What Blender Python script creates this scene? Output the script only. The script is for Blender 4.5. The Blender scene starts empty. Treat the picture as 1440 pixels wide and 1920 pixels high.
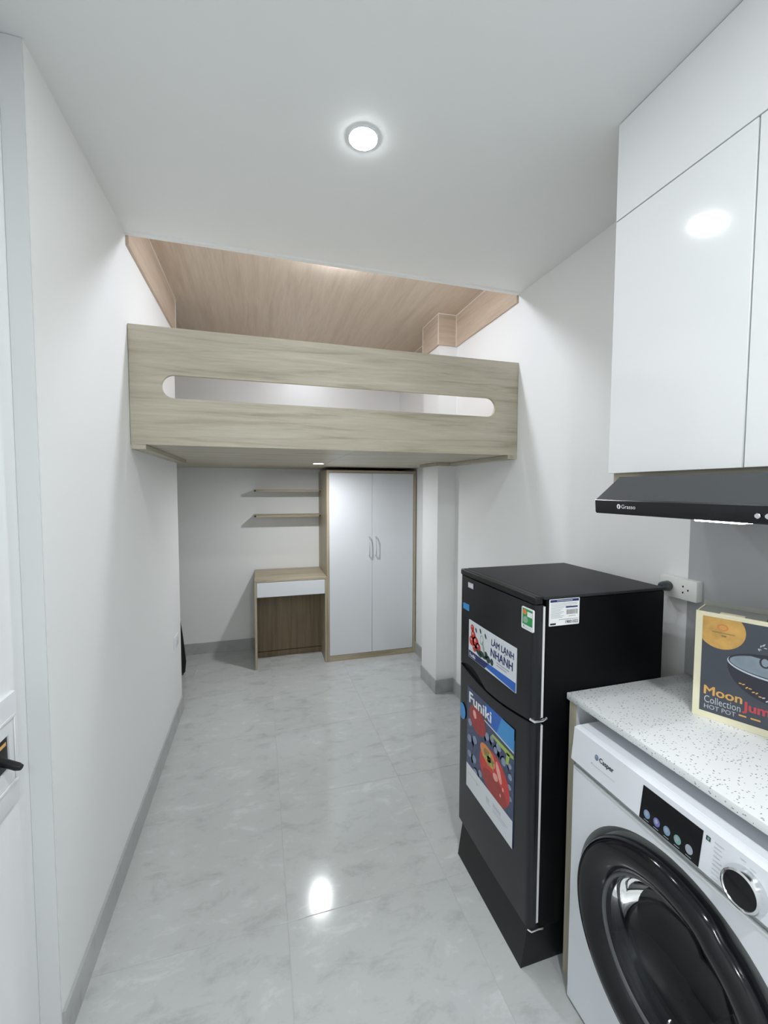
import bpy, bmesh, math, random
from mathutils import Vector, Matrix
random.seed(4)
S = bpy.context.scene
COL = S.collection

# ------------------------------------------------------------ camera
F_PX, YAW, PITCH, ROLL = 788.15, 0.2875, -0.0537, 0.0031
CAMPOS = Vector((0.522, 0.0, 1.4946))
fw = Vector((math.sin(YAW)*math.cos(PITCH), math.cos(YAW)*math.cos(PITCH), math.sin(PITCH)))
r0 = Vector((math.cos(YAW), -math.sin(YAW), 0)); u0 = r0.cross(fw)
rt = math.cos(ROLL)*r0 + math.sin(ROLL)*u0; up = -math.sin(ROLL)*r0 + math.cos(ROLL)*u0
cd = bpy.data.cameras.new('camera'); cam = bpy.data.objects.new('camera', cd); COL.objects.link(cam)
M4 = Matrix((rt, up, -fw)).transposed().to_4x4(); M4.translation = CAMPOS
cam.matrix_world = M4
cd.sensor_fit = 'HORIZONTAL'; cd.sensor_width = 36.0; cd.lens = F_PX/1440*36.0; cd.clip_start = 0.01
S.camera = cam

# ------------------------------------------------------------ world, exposure
w = bpy.data.worlds.new('world'); S.world = w; w.use_nodes = True
w.node_tree.nodes['Background'].inputs[0].default_value = (0.75, 0.8, 0.85, 1)
w.node_tree.nodes['Background'].inputs[1].default_value = 0.3
S.view_settings.view_transform = 'Standard'; S.view_settings.look = 'None'
S.view_settings.gamma = 1; S.view_settings.use_curve_mapping = False
S.view_settings.exposure = 0.46
MAIN_STRENGTH, MAIN_COLOR = 150.0, (0.96, 0.99, 1.0)
FILL_STRENGTH = 930.0  # unseen fill lamps behind the viewer
LOFT_STRENGTH, LOFT_COLOR = 560.0, (0.95, 0.97, 1.0)
UPPER_FILL_STRENGTH = 130.0  # added lamp, brightens the far wall above the loft
UPPER_STRENGTH, UPPER_COLOR = 350.0, (0.88, 0.91, 1.0)

# ------------------------------------------------------------ materials
MATS = {}
def mat(name, color, rough=0.5, metal=0.0, bump=0.0, bscale=300.0, var=0.0, vscale=4.0, coat=0.0, emit=None, estr=0.0, spec=0.5, trans=0.0):
    m = bpy.data.materials.new(name); m.use_nodes = True; nt = m.node_tree
    b = nt.nodes['Principled BSDF']
    b.inputs['Base Color'].default_value = (*color, 1); b.inputs['Roughness'].default_value = rough
    b.inputs['Metallic'].default_value = metal; b.inputs['Coat Weight'].default_value = coat
    b.inputs['Specular IOR Level'].default_value = spec; b.inputs['Transmission Weight'].default_value = trans
    tc = nt.nodes.new('ShaderNodeTexCoord')
    if emit:
        b.inputs['Emission Color'].default_value = (*emit, 1); b.inputs['Emission Strength'].default_value = estr
    n = nt.nodes.new('ShaderNodeTexNoise'); n.inputs['Scale'].default_value = vscale; n.inputs['Detail'].default_value = 4
    nt.links.new(tc.outputs['Object'], n.inputs['Vector'])
    r = nt.nodes.new('ShaderNodeMapRange'); r.inputs['To Min'].default_value = 1-var; r.inputs['To Max'].default_value = 1+var
    nt.links.new(n.outputs['Fac'], r.inputs['Value'])
    mx = nt.nodes.new('ShaderNodeVectorMath'); mx.operation = 'SCALE'; mx.inputs[0].default_value = color
    nt.links.new(r.outputs['Result'], mx.inputs['Scale']); nt.links.new(mx.outputs['Vector'], b.inputs['Base Color'])
    if bump > 0:
        n2 = nt.nodes.new('ShaderNodeTexNoise'); n2.inputs['Scale'].default_value = bscale; n2.inputs['Detail'].default_value = 3
        nt.links.new(tc.outputs['Object'], n2.inputs['Vector'])
        bp = nt.nodes.new('ShaderNodeBump'); bp.inputs['Strength'].default_value = bump; bp.inputs['Distance'].default_value = 0.002
        nt.links.new(n2.outputs['Fac'], bp.inputs['Height']); nt.links.new(bp.outputs['Normal'], b.inputs['Normal'])
    MATS[name] = m
    return m

def ramp(nt, stops):
    r = nt.nodes.new('ShaderNodeValToRGB'); e = r.color_ramp.elements
    while len(e) < len(stops): e.new(0.5)
    for k, (p, c) in enumerate(stops): e[k].position = p; e[k].color = (*c, 1)
    return r

def wood(name, scale, dark, mid, light, rough=0.45, seed=0.0):
    """grain stretched along the axis that has the smallest scale"""
    m = bpy.data.materials.new(name); m.use_nodes = True; nt = m.node_tree; b = nt.nodes['Principled BSDF']
    tc = nt.nodes.new('ShaderNodeTexCoord'); mp = nt.nodes.new('ShaderNodeMapping')
    mp.inputs['Scale'].default_value = scale; mp.inputs['Location'].default_value = (seed, seed*1.7, seed*0.6)
    nt.links.new(tc.outputs['Object'], mp.inputs['Vector'])
    n = nt.nodes.new('ShaderNodeTexNoise'); n.inputs['Scale'].default_value = 1.0; n.inputs['Detail'].default_value = 7
    n.inputs['Roughness'].default_value = 0.62; n.inputs['Distortion'].default_value = 0.55
    nt.links.new(mp.outputs['Vector'], n.inputs['Vector'])
    r = ramp(nt, [(0.28, dark), (0.47, mid), (0.72, light)])
    nt.links.new(n.outputs['Fac'], r.inputs['Fac'])
    # fine cross saw marks
    mp2 = nt.nodes.new('ShaderNodeMapping'); mp2.inputs['Scale'].default_value = tuple(s*6 for s in scale)
    nt.links.new(tc.outputs['Object'], mp2.inputs['Vector'])
    n2 = nt.nodes.new('ShaderNodeTexNoise'); n2.inputs['Scale'].default_value = 1.0; n2.inputs['Detail'].default_value = 3
    nt.links.new(mp2.outputs['Vector'], n2.inputs['Vector'])
    mr = nt.nodes.new('ShaderNodeMapRange'); mr.inputs['To Min'].default_value = 0.86; mr.inputs['To Max'].default_value = 1.12
    nt.links.new(n2.outputs['Fac'], mr.inputs['Value'])
    sc = nt.nodes.new('ShaderNodeVectorMath'); sc.operation = 'SCALE'
    nt.links.new(r.outputs['Color'], sc.inputs[0]); nt.links.new(mr.outputs['Result'], sc.inputs['Scale'])
    nt.links.new(sc.outputs['Vector'], b.inputs['Base Color'])
    bp = nt.nodes.new('ShaderNodeBump'); bp.inputs['Strength'].default_value = 0.12; bp.inputs['Distance'].default_value = 0.001
    nt.links.new(n2.outputs['Fac'], bp.inputs['Height']); nt.links.new(bp.outputs['Normal'], b.inputs['Normal'])
    b.inputs['Roughness'].default_value = rough
    MATS[name] = m; return m

mat('paint', (0.885, 0.895, 0.890), 0.62, bump=0.08, bscale=180, var=0.015, vscale=2)
mat('ceiling_paint', (0.885, 0.90, 0.90), 0.7, bump=0.05, bscale=150, var=0.01)
mat('lacquer_paint', (0.93, 0.945, 0.95), 0.35, var=0.01)
OD, OM, OL = (0.33, 0.285, 0.205), (0.50, 0.455, 0.355), (0.60, 0.555, 0.45)
wood('oak_x', (1.6, 22, 26), OD, OM, OL)
wood('oak_y', (22, 1.6, 26), OD, OM, OL, seed=3.1)
wood('oak_z', (24, 24, 1.5), OD, OM, OL, seed=5.2)
FD, FM, FL = (0.25, 0.205, 0.13), (0.41, 0.35, 0.245), (0.51, 0.445, 0.325)
wood('furniture_oak_x', (1.6, 22, 26), FD, FM, FL, seed=4.4)
wood('furniture_oak_z', (24, 24, 1.5), FD, FM, FL, seed=6.1)
wood('oak_ceiling', (20, 1.3, 20), (0.60, 0.495, 0.40), (0.69, 0.585, 0.485), (0.75, 0.65, 0.55), 0.35, seed=1.4)
wood('oak_band', (20, 1.5, 20), (0.46, 0.36, 0.27), (0.56, 0.45, 0.35), (0.64, 0.53, 0.42), 0.45, seed=2.4)
wood('oak_band_x', (1.5, 20, 20), (0.46, 0.36, 0.27), (0.56, 0.45, 0.35), (0.64, 0.53, 0.42), 0.45, seed=7.4)
wood('oak_brown', (30, 30, 1.6), (0.13, 0.095, 0.05), (0.19, 0.145, 0.085), (0.25, 0.19, 0.115), 0.5, seed=9.0)
mat('caulk', (0.86, 0.82, 0.76), 0.5)
mat('return_shade_grey', (0.72, 0.735, 0.74), 0.5)  # darker grey stands in for shade on the left return face
mat('white_gloss', (0.85, 0.865, 0.88), 0.09, var=0.005)
mat('white_satin', (0.72, 0.74, 0.77), 0.6, spec=0.3, var=0.01)
mat('white_plastic', (0.84, 0.86, 0.88), 0.28, var=0.005)
mat('cream_plastic', (0.82, 0.83, 0.80), 0.4)
mat('appliance_white', (0.80, 0.83, 0.88), 0.22)
mat('groove_grey', (0.42, 0.44, 0.44), 0.35)
mat('rubber_grey', (0.10, 0.105, 0.11), 0.5)
mat('chrome', (0.75, 0.77, 0.78), 0.15, metal=1)
mat('steel_dark', (0.045, 0.042, 0.048), 0.4, metal=0.6, bump=0.3, bscale=120)
mat('black_gloss', (0.006, 0.006, 0.008), 0.13, spec=0.35)
mat('black_body', (0.002, 0.002, 0.003), 0.45, spec=0.12)
mat('black_top', (0.022, 0.024, 0.027), 0.5, spec=0.25, bump=0.3, bscale=900)
mat('black_door', (0.011, 0.012, 0.015), 0.22, spec=0.35, bump=0.05, bscale=500)
mat('black_plastic', (0.007, 0.007, 0.008), 0.45, spec=0.35)
mat('hood_top', (0.045, 0.050, 0.055), 0.42, bump=0.15, bscale=600)
mat('hood_lip', (0.008, 0.008, 0.010), 0.25)
mat('gasket_white', (0.72, 0.73, 0.72), 0.5)
mat('plug_grey', (0.06, 0.075, 0.08), 0.35)
mat('dark_hole', (0.01, 0.01, 0.01), 0.8)
mat('backsplash_glass', (0.43, 0.445, 0.455), 0.22, var=0.02)
mat('print_white', (0.85, 0.86, 0.88), 0.35)
mat('print_paper', (0.70, 0.74, 0.78), 0.3)
mat('print_grey', (0.30, 0.31, 0.34), 0.4)
mat('print_faint', (0.55, 0.57, 0.62), 0.4)
mat('print_black', (0.015, 0.015, 0.02), 0.35)
mat('print_navy', (0.012, 0.02, 0.12), 0.35)
mat('print_blue', (0.02, 0.13, 0.52), 0.3, var=0.15, vscale=9)
mat('print_skyblue', (0.05, 0.28, 0.62), 0.3, var=0.1, vscale=12)
mat('print_green', (0.03, 0.33, 0.09), 0.3, var=0.35, vscale=60)
mat('print_lime', (0.36, 0.50, 0.10), 0.35, var=0.2, vscale=60)
mat('print_olive', (0.28, 0.20, 0.06), 0.35, var=0.5, vscale=150)
mat('print_red', (0.58, 0.035, 0.03), 0.3, var=0.35, vscale=45)
mat('print_red_dark', (0.33, 0.03, 0.025), 0.3, var=0.4, vscale=60)
mat('print_pink', (0.85, 0.38, 0.33), 0.3, var=0.25, vscale=90)
mat('print_berry', (0.05, 0.07, 0.14), 0.3, var=0.7, vscale=90)
mat('print_berry_light', (0.24, 0.30, 0.42), 0.3, var=0.5, vscale=120)
mat('print_leaf_dark', (0.02, 0.05, 0.045), 0.35, var=0.6, vscale=60)
mat('print_leaf_pale', (0.30, 0.42, 0.33), 0.35, var=0.3, vscale=90)
mat('print_orange', (0.72, 0.26, 0.08), 0.35, var=0.1)
mat('print_slate', (0.065, 0.074, 0.095), 0.33, var=0.12, vscale=14)
mat('print_moon', (0.62, 0.36, 0.10), 0.35, var=0.55, vscale=26)
mat('print_gold', (0.80, 0.45, 0.13), 0.35)
mat('print_crimson', (0.62, 0.07, 0.09), 0.35)
mat('print_silver', (0.62, 0.68, 0.74), 0.35, var=0.15, vscale=30)
mat('print_steel', (0.26, 0.32, 0.38), 0.35, var=0.35, vscale=20)
mat('print_pan', (0.03, 0.03, 0.045), 0.35)
mat('icon_blue', (0.20, 0.32, 0.50), 0.3)
mat('icon_violet', (0.16, 0.17, 0.48), 0.3)
mat('icon_teal', (0.20, 0.38, 0.34), 0.3)
mat('icon_grey', (0.36, 0.40, 0.46), 0.3)
mat('logo_blue', (0.10, 0.20, 0.32), 0.4)
mat('carton_cream', (0.84, 0.80, 0.58), 0.6, bump=0.05)
mat('carton_brown', (0.30, 0.26, 0.18), 0.8)
mat('card_grey', (0.30, 0.31, 0.28), 0.6)
mat('socket_shadow', (0.35, 0.34, 0.38), 0.5)
mat('lamp_main', (1, 1, 1), 0.5, emit=MAIN_COLOR, estr=MAIN_STRENGTH)
mat('lamp_fill', (1, 1, 1), 0.5, emit=MAIN_COLOR, estr=FILL_STRENGTH)
mat('lamp_loft', (1, 1, 1), 0.5, emit=LOFT_COLOR, estr=LOFT_STRENGTH)
mat('lamp_upper', (1, 1, 1), 0.5, emit=UPPER_COLOR, estr=UPPER_STRENGTH)
mat('lamp_upper_fill', (1, 1, 1), 0.5, emit=UPPER_COLOR, estr=UPPER_FILL_STRENGTH)
mat('lamp_hood', (1, 1, 1), 0.5, emit=(1, 1, 1), estr=22.0)
g = mat('door_glass', (0.42, 0.45, 0.50), 0.02, trans=1.0)
g.node_tree.nodes['Principled BSDF'].inputs['IOR'].default_value = 1.33

def tile_mat(name, rough, base, lo, hi):
    m = bpy.data.materials.new(name); m.use_nodes = True; nt = m.node_tree; b = nt.nodes['Principled BSDF']
    tc = nt.nodes.new('ShaderNodeTexCoord')
    n = nt.nodes.new('ShaderNodeTexNoise'); n.inputs['Scale'].default_value = 6.5; n.inputs['Detail'].default_value = 10
    n.inputs['Roughness'].default_value = 0.72; n.inputs['Distortion'].default_value = 0.35
    oi = nt.nodes.new('ShaderNodeObjectInfo'); ad = nt.nodes.new('ShaderNodeVectorMath'); ad.operation = 'ADD'
    cmb = nt.nodes.new('ShaderNodeCombineXYZ'); ml = nt.nodes.new('ShaderNodeMath'); ml.operation = 'MULTIPLY'; ml.inputs[1].default_value = 17
    nt.links.new(oi.outputs['Random'], ml.inputs[0])
    for k in range(3): nt.links.new(ml.outputs[0], cmb.inputs[k])
    nt.links.new(tc.outputs['Object'], ad.inputs[0]); nt.links.new(cmb.outputs[0], ad.inputs[1])
    mp = nt.nodes.new('ShaderNodeMapping'); mp.inputs['Scale'].default_value = (1, 1.9, 1); mp.inputs['Rotation'].default_value = (0, 0, 0.35)
    nt.links.new(ad.outputs[0], mp.inputs['Vector']); nt.links.new(mp.outputs[0], n.inputs['Vector'])
    r = ramp(nt, [(0.33, lo), (0.48, base), (0.56, base), (0.68, hi)])
    nt.links.new(n.outputs['Fac'], r.inputs['Fac']); nt.links.new(r.outputs['Color'], b.inputs['Base Color'])
    b.inputs['Roughness'].default_value = rough
    n3 = nt.nodes.new('ShaderNodeTexNoise'); n3.inputs['Scale'].default_value = 3.0
    nt.links.new(tc.outputs['Object'], n3.inputs['Vector'])
    bp = nt.nodes.new('ShaderNodeBump'); bp.inputs['Strength'].default_value = 0.05; bp.inputs['Distance'].default_value = 0.01
    nt.links.new(n3.outputs['Fac'], bp.inputs['Height']); nt.links.new(bp.outputs['Normal'], b.inputs['Normal'])
    MATS[name] = m
tile_mat('floor_tile', 0.11, (0.55, 0.568, 0.563), (0.45, 0.465, 0.462), (0.64, 0.655, 0.652))
tile_mat('base_tile', 0.25, (0.44, 0.455, 0.45), (0.38, 0.39, 0.385), (0.49, 0.505, 0.50))
mat('grout', (0.50, 0.51, 0.505), 0.8)

def terrazzo():
    m = bpy.data.materials.new('terrazzo'); m.use_nodes = True; nt = m.node_tree; b = nt.nodes['Principled BSDF']
    tc = nt.nodes.new('ShaderNodeTexCoord')
    prev = None
    for k, (sc, thr, col, rot) in enumerate([((70, 210, 140), 0.19, (0.10, 0.11, 0.13), 0.5), ((55, 120, 90), 0.16, (0.33, 0.30, 0.29), -0.9), ((160, 110, 150), 0.21, (0.22, 0.24, 0.27), 1.3)]):
        mp = nt.nodes.new('ShaderNodeMapping'); mp.inputs['Scale'].default_value = sc; mp.inputs['Rotation'].default_value = (0, 0, rot)
        nt.links.new(tc.outputs['Object'], mp.inputs['Vector'])
        v = nt.nodes.new('ShaderNodeTexVoronoi'); v.inputs['Scale'].default_value = 1.0
        nt.links.new(mp.outputs[0], v.inputs['Vector'])
        lt = nt.nodes.new('ShaderNodeMath'); lt.operation = 'LESS_THAN'; lt.inputs[1].default_value = thr
        nt.links.new(v.outputs['Distance'], lt.inputs[0])
        sp = nt.nodes.new('ShaderNodeSeparateColor'); nt.links.new(v.outputs['Color'], sp.inputs[0])
        l2 = nt.nodes.new('ShaderNodeMath'); l2.operation = 'LESS_THAN'; l2.inputs[1].default_value = 0.42
        nt.links.new(sp.outputs[0], l2.inputs[0])
        mu = nt.nodes.new('ShaderNodeMath'); mu.operation = 'MULTIPLY'
        nt.links.new(lt.outputs[0], mu.inputs[0]); nt.links.new(l2.outputs[0], mu.inputs[1])
        mx = nt.nodes.new('ShaderNodeMix'); mx.data_type = 'RGBA'
        if prev is None: mx.inputs['A'].default_value = (0.80, 0.82, 0.83, 1)
        else: nt.links.new(prev, mx.inputs['A'])
        mx.inputs['B'].default_value = (*col, 1); nt.links.new(mu.outputs[0], mx.inputs['Factor'])
        prev = mx.outputs['Result']
    nt.links.new(prev, b.inputs['Base Color']); b.inputs['Roughness'].default_value = 0.3
    MATS['terrazzo'] = m
terrazzo()

# ------------------------------------------------------------ mesh building
class MB:
    def __init__(s, origin=(0, 0, 0)): s.v = []; s.f = []; s.m = []; s.sm = []; s.names = []; s.o = Vector(origin)
    def mi(s, name):
        if name not in s.names: s.names.append(name)
        return s.names.index(name)
    def add(s, verts, faces, mname, smooth=False):
        b = len(s.v); s.v += [Vector(v) for v in verts]; k = s.mi(mname)
        for f in faces: s.f.append([b+i for i in f]); s.m.append(k); s.sm.append(smooth)
        return s
    def box(s, x0, x1, y0, y1, z0, z1, mname, bev=0.0, seg=2):
        bm = bmesh.new(); bmesh.ops.create_cube(bm, size=1)
        for v in bm.verts:
            v.co = Vector(((x0+x1)/2+v.co.x*(x1-x0), (y0+y1)/2+v.co.y*(y1-y0), (z0+z1)/2+v.co.z*(z1-z0)))
        if bev > 0: bmesh.ops.bevel(bm, geom=bm.edges[:], offset=bev, segments=seg, affect='EDGES', profile=0.5)
        bm.verts.index_update()
        s.add([v.co.copy() for v in bm.verts], [[v.index for v in f.verts] for f in bm.faces], mname, bev > 0); bm.free(); return s
    def prism(s, pts, a0, a1, axis, mname):
        """pts 2D polygon in the plane normal to axis, extruded a0..a1"""
        def P(p, a):
            return {'Z': (p[0], p[1], a), 'Y': (p[0], a, p[1]), 'X': (a, p[0], p[1])}[axis]
        n = len(pts); V = [P(p, a0) for p in pts]+[P(p, a1) for p in pts]
        Fc = [list(range(n)), list(range(2*n-1, n-1, -1))]+[[i, (i+1) % n, n+(i+1) % n, n+i] for i in range(n)]
        return s.add(V, Fc, mname)
    def lathe(s, c, axis, prof, mname, n=64, smooth=True, rmod=None):
        """prof = [(r, h)], h along axis from c"""
        ax = Vector(axis).normalized(); a = ax.orthogonal().normalized()
        if abs(ax.x) > 0.9: a = Vector((0, 1, 0))
        if abs(ax.z) > 0.9: a = Vector((1, 0, 0))
        b = ax.cross(a); c = Vector(c); V = []; Fc = []
        for (r, h) in prof:
            for i in range(n):
                t = 2*math.pi*i/n; rr = r*(rmod(t) if rmod else 1)
                V.append(c+ax*h+a*(rr*math.cos(t))+b*(rr*math.sin(t)))
        for j in range(len(prof)-1):
            for i in range(n):
                k = (i+1) % n; Fc.append([j*n+i, j*n+k, (j+1)*n+k, (j+1)*n+i])
        if prof[0][0] > 1e-6: pass
        s.add(V, Fc, mname, smooth); return s
    def disc(s, c, axis, r, mname, n=48):
        ax = Vector(axis).normalized(); a = ax.orthogonal().normalized(); b = ax.cross(a); c = Vector(c)
        return s.add([c+a*(r*math.cos(2*math.pi*i/n))+b*(r*math.sin(2*math.pi*i/n)) for i in range(n)], [list(range(n))], mname)
    def cyl(s, c, axis, r, h, mname, n=32, bev=0.0):
        if bev > 0: prof = [(1e-5, 0), (r-bev, 0), (r, bev), (r, h-bev), (r-bev, h), (1e-5, h)]
        else: prof = [(1e-5, 0), (r, 0), (r, h), (1e-5, h)]
        return s.lathe(c, axis, prof, mname, n, smooth=False)
    def tube(s, pts, r, mname, n=10):
        pts = [Vector(p) for p in pts]; V = []; Fc = []; prev = None
        for i, p in enumerate(pts):
            d = (pts[min(i+1, len(pts)-1)]-pts[max(i-1, 0)]).normalized()
            a = d.orthogonal().normalized() if prev is None else (prev-d*prev.dot(d)).normalized()
            prev = a; b = d.cross(a); rr = r[i] if isinstance(r, (list, tuple)) else r
            for k in range(n): t = 2*math.pi*k/n; V.append(p+a*rr*math.cos(t)+b*rr*math.sin(t))
        for i in range(len(pts)-1):
            for k in range(n): q = (k+1) % n; Fc.append([i*n+k, i*n+q, (i+1)*n+q, (i+1)*n+k])
        Fc.append(list(range(n))[::-1]); Fc.append([(len(pts)-1)*n+k for k in range(n)])
        return s.add(V, Fc, mname, True)
    def build(s, name, parent=None, label=None, kind=None, cat=None, group=None):
        me = bpy.data.meshes.new(name)
        me.from_pydata([v-s.o for v in s.v], [], s.f)
        for nm in s.names: me.materials.append(MATS[nm])
        me.polygons.foreach_set('material_index', s.m); me.polygons.foreach_set('use_smooth', s.sm)
        bm = bmesh.new(); bm.from_mesh(me); bmesh.ops.remove_doubles(bm, verts=bm.verts, dist=2e-6)
        bmesh.ops.recalc_face_normals(bm, faces=bm.faces[:]) if not getattr(s, 'flat', False) else None
        bm.to_mesh(me); bm.free()
        try: me.set_sharp_from_angle(angle=math.radians(38))
        except Exception: pass
        me.update()
        o = bpy.data.objects.new(name, me); COL.objects.link(o)
        if parent is None: o.location = s.o
        else: o.parent = parent
        for k, v in (('label', label), ('kind', kind), ('category', cat), ('group', group)):
            if v: o[k] = v
        return o

def thing(name, loc, label, cat, group=None):
    o = bpy.data.objects.new(name, None); o.empty_display_size = 0.05; COL.objects.link(o); o.location = loc
    o['label'] = label; o['category'] = cat
    if group: o['group'] = group
    return o
def structure(mb, name): return mb.build(name, kind='structure')
def sbox(name, x0, x1, y0, y1, z0, z1, m): return structure(MB().box(x0, x1, y0, y1, z0, z1, m), name)

# flat print: layers on a plane
class Print(MB):
    def __init__(s, root, O, U, V):
        super().__init__(root); s.O = Vector(O); s.U = Vector(U).normalized(); s.V = Vector(V).normalized(); s.N = s.U.cross(s.V); s.flat = True
    def P(s, u, v, n): return s.O+s.U*u+s.V*v+s.N*n
    def poly(s, pts, n, m): return s.add([s.P(u, v, n) for u, v in pts], [list(range(len(pts)))], m)
    def slab(s, pts, n0, n1, m):
        k = len(pts)
        V = [s.P(u, v, n1) for u, v in pts]+[s.P(u, v, n0) for u, v in pts]
        return s.add(V, [list(range(k))]+[[k+i, k+(i+1) % k, (i+1) % k, i] for i in range(k)], m)
    def rect(s, u0, v0, u1, v1, n, m, r=0.0):
        if r > 0:
            pts = []
            for cx, cy, a0 in ((u1-r, v1-r, 0), (u0+r, v1-r, 90), (u0+r, v0+r, 180), (u1-r, v0+r, 270)):
                for k in range(5): a = math.radians(a0+k*22.5); pts.append((cx+r*math.cos(a), cy+r*math.sin(a)))
            return s.poly(pts, n, m)
        return s.poly([(u0, v0), (u1, v0), (u1, v1), (u0, v1)], n, m)
    def ell(s, cu, cv, ru, rv, n, m, rot=0.0, k=28, clip=None):
        pts = []
        for i in range(k):
            a = 2*math.pi*i/k; x, y = ru*math.cos(a), rv*math.sin(a)
            u, v = cu+x*math.cos(rot)-y*math.sin(rot), cv+x*math.sin(rot)+y*math.cos(rot)
            if clip: u = min(max(u, clip[0]), clip[2]); v = min(max(v, clip[1]), clip[3])
            pts.append((u, v))
        return s.poly(pts, n, m)
    def text(s, txt, u0, v0, u1, v1, n, m, bold=0.0, slope=0.0):
        """text fitted into the rectangle (cap box of the string)"""
        cu = bpy.data.curves.new('t', 'FONT'); cu.body = txt; cu.resolution_u = 3
        ob = bpy.data.objects.new('t', cu); COL.objects.link(ob)
        bpy.context.view_layer.update()
        dg = bpy.context.evaluated_depsgraph_get(); me = bpy.data.meshes.new_from_object(ob.evaluated_get(dg))
        vs = [v.co.copy() for v in me.vertices]; fs = [list(p.vertices) for p in me.polygons]
        bpy.data.objects.remove(ob); bpy.data.curves.remove(cu); bpy.data.meshes.remove(me)
        if not vs: return s
        xa, xb = min(v.x for v in vs), max(v.x for v in vs); ya, yb = min(v.y for v in vs), max(v.y for v in vs)
        h = (v1-v0)
        for j, (du, dv) in enumerate([(0, 0)] if bold <= 0.005 else [(0, 0), (bold*h*1.6, 0), (-bold*h*1.6, 0), (0, bold*h*1.2), (0, -bold*h*1.2)]):
            pts = []
            for v in vs:
                fu = (v.x-xa)/max(xb-xa, 1e-9); fv = (v.y-ya)/max(yb-ya, 1e-9)
                pts.append(s.P(u0+(u1-u0)*fu+du, v0+h*fv+dv+slope*fu, n+j*3e-6))
            s.add(pts, fs, m)
        return s

# ------------------------------------------------------------ room dimensions
W = 1.881; YE = 2.034; Y1 = 3.057; Y2 = 4.058; H1 = 2.55; HC = 2.722; HB = 0.10
XC, YC0, YC1 = 1.744, 2.778, 3.061; XA = -0.90; YB = -2.3; XN = -0.048; YN = 1.2465

# floor: slab with individual tiles
fl = structure(MB().box(XA, W+0.05, YB, Y2+0.05, -0.06, -0.0012, 'grout'), 'floor')
GX, GY, TP, GAP = 0.597, 1.411, 0.5975, 0.0011
tile_cache = {}
k0 = 0
for i in range(-3, 3):
    for j in range(-7, 5):
        x0, x1 = GX+i*TP, GX+(i+1)*TP; y0, y1 = GY+j*TP, GY+(j+1)*TP
        x0c, x1c, y0c, y1c = max(x0, XA), min(x1, W), max(y0, YB), min(y1, Y2)
        if x1c-x0c < 0.02 or y1c-y0c < 0.02: continue
        if x1c <= 0.0 and y1c < Y1: continue
        mb = MB((x0c, y0c, 0))
        a, b_, c_, d_ = x0c+GAP, x1c-GAP, y0c+GAP, y1c-GAP; e = 0.0008
        mb.add([(a, c_, -.004), (b_, c_, -.004), (b_, d_, -.004), (a, d_, -.004), (a, c_, -e), (b_, c_, -e), (b_, d_, -e), (a, d_, -e),
                (a+e, c_+e, 0), (b_-e, c_+e, 0), (b_-e, d_-e, 0), (a+e, d_-e, 0)],
               [[8, 9, 10, 11]]+[[q, (q+1) % 4, 4+(q+1) % 4, 4+q] for q in range(4)]+[[4+q, 4+(q+1) % 4, 8+(q+1) % 4, 8+q] for q in range(4)], 'floor_tile')
        o = mb.build('floor_tile', parent=fl); o.location = (x0c, y0c, 0)

# walls
sbox('wall_left', XA-0.1, 0.0, YN, Y1, -0.002, 2.80, 'paint')
sbox('wall_left_entry', XA-0.1, XN, YB-0.1, YN, -0.002, 2.80, 'lacquer_paint')
sbox('return_shade_sheet', XN+0.0005, -0.0005, YN-0.004, YN-0.0002, 0, H1-0.001, 'return_shade_grey')  # thin added sheet, shade of the return face put into its colour
sbox('wall_alcove', XA-0.1, XA, Y1, Y2, -0.002, 2.80, 'paint')
sbox('wall_far', XA-0.1, W+0.1, Y2, Y2+0.1, -0.002, 2.80, 'paint')
sbox('wall_right', W, W+0.1, YB-0.1, Y2, -0.002, 2.80, 'paint')
sbox('wall_back', XN, W, YB-0.1, YB, -0.002, 2.80, 'paint')
sbox('wall_column', XC, W, YC0, YC1, -0.001, 2.80, 'paint')
sbox('ceiling', XN, W, YB, YE, H1, 2.80, 'ceiling_paint')
# rounded bead closing the ceiling edge
structure(MB().prism([(YE-0.030, H1), (YE-0.026, H1-0.007), (YE-0.004, H1-0.007), (YE, H1)], 0.0, W, 'X', 'ceiling_paint'), 'trim_1')
uc = sbox('ceiling_upper', XA, W, YE, Y2, HC, 2.80, 'oak_ceiling')

# wooden band around the upper walls, with pale edge strips
BB, BT = 2.507, HC; t = 0.012
def band(name, x0, x1, y0, y1, m, strips):
    o = structure(MB().box(x0, x1, y0, y1, BB, BT-0.0005, m), name)
    for s_ in strips: MB().box(*s_, 'caulk').build('edge_strip', parent=o)
q = 0.0035
band('trim_2', 0, t, YE, Y1, 'oak_band', [(t, t+q, YE, Y1, BT-q*1.6, BT-0.0006), (t, t+q, Y1-q, Y1, BB, BT-q*1.6)])
band('trim_3', W-t, W, YE, YC0-t, 'oak_band', [(W-t-q, W-t, YE, YC0-t-q, BT-q*1.6, BT-0.0006), (W-t-q, W-t, YC0-t-q, YC0-t, BB, BT-q*1.6)])
band('trim_4', XC-t, W-t-q, YC0-t, YC0, 'oak_band_x', [(XC-t, W-t-q, YC0-t-q, YC0-t, BT-q*1.6, BT-0.0006), (XC-t-q, XC-t, YC0-t-q, YC0-t, BB, BT-0.0006)])
band('trim_5', XC-t, XC, YC0, YC1, 'oak_band', [(XC-t-q, XC-t, YC0-t, YC1, BT-q*1.6, BT-0.0006), (XC-t-q, XC-t, YC1-q, YC1, BB, BT-q*1.6)])
band('trim_6', W-t, W, YC1, Y2, 'oak_band', [(W-t-q, W-t, YC1, Y2, BT-q*1.6, BT-0.0006)])
band('trim_7', XA, W-t-q, Y2-t, Y2, 'oak_band_x', [])

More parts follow.
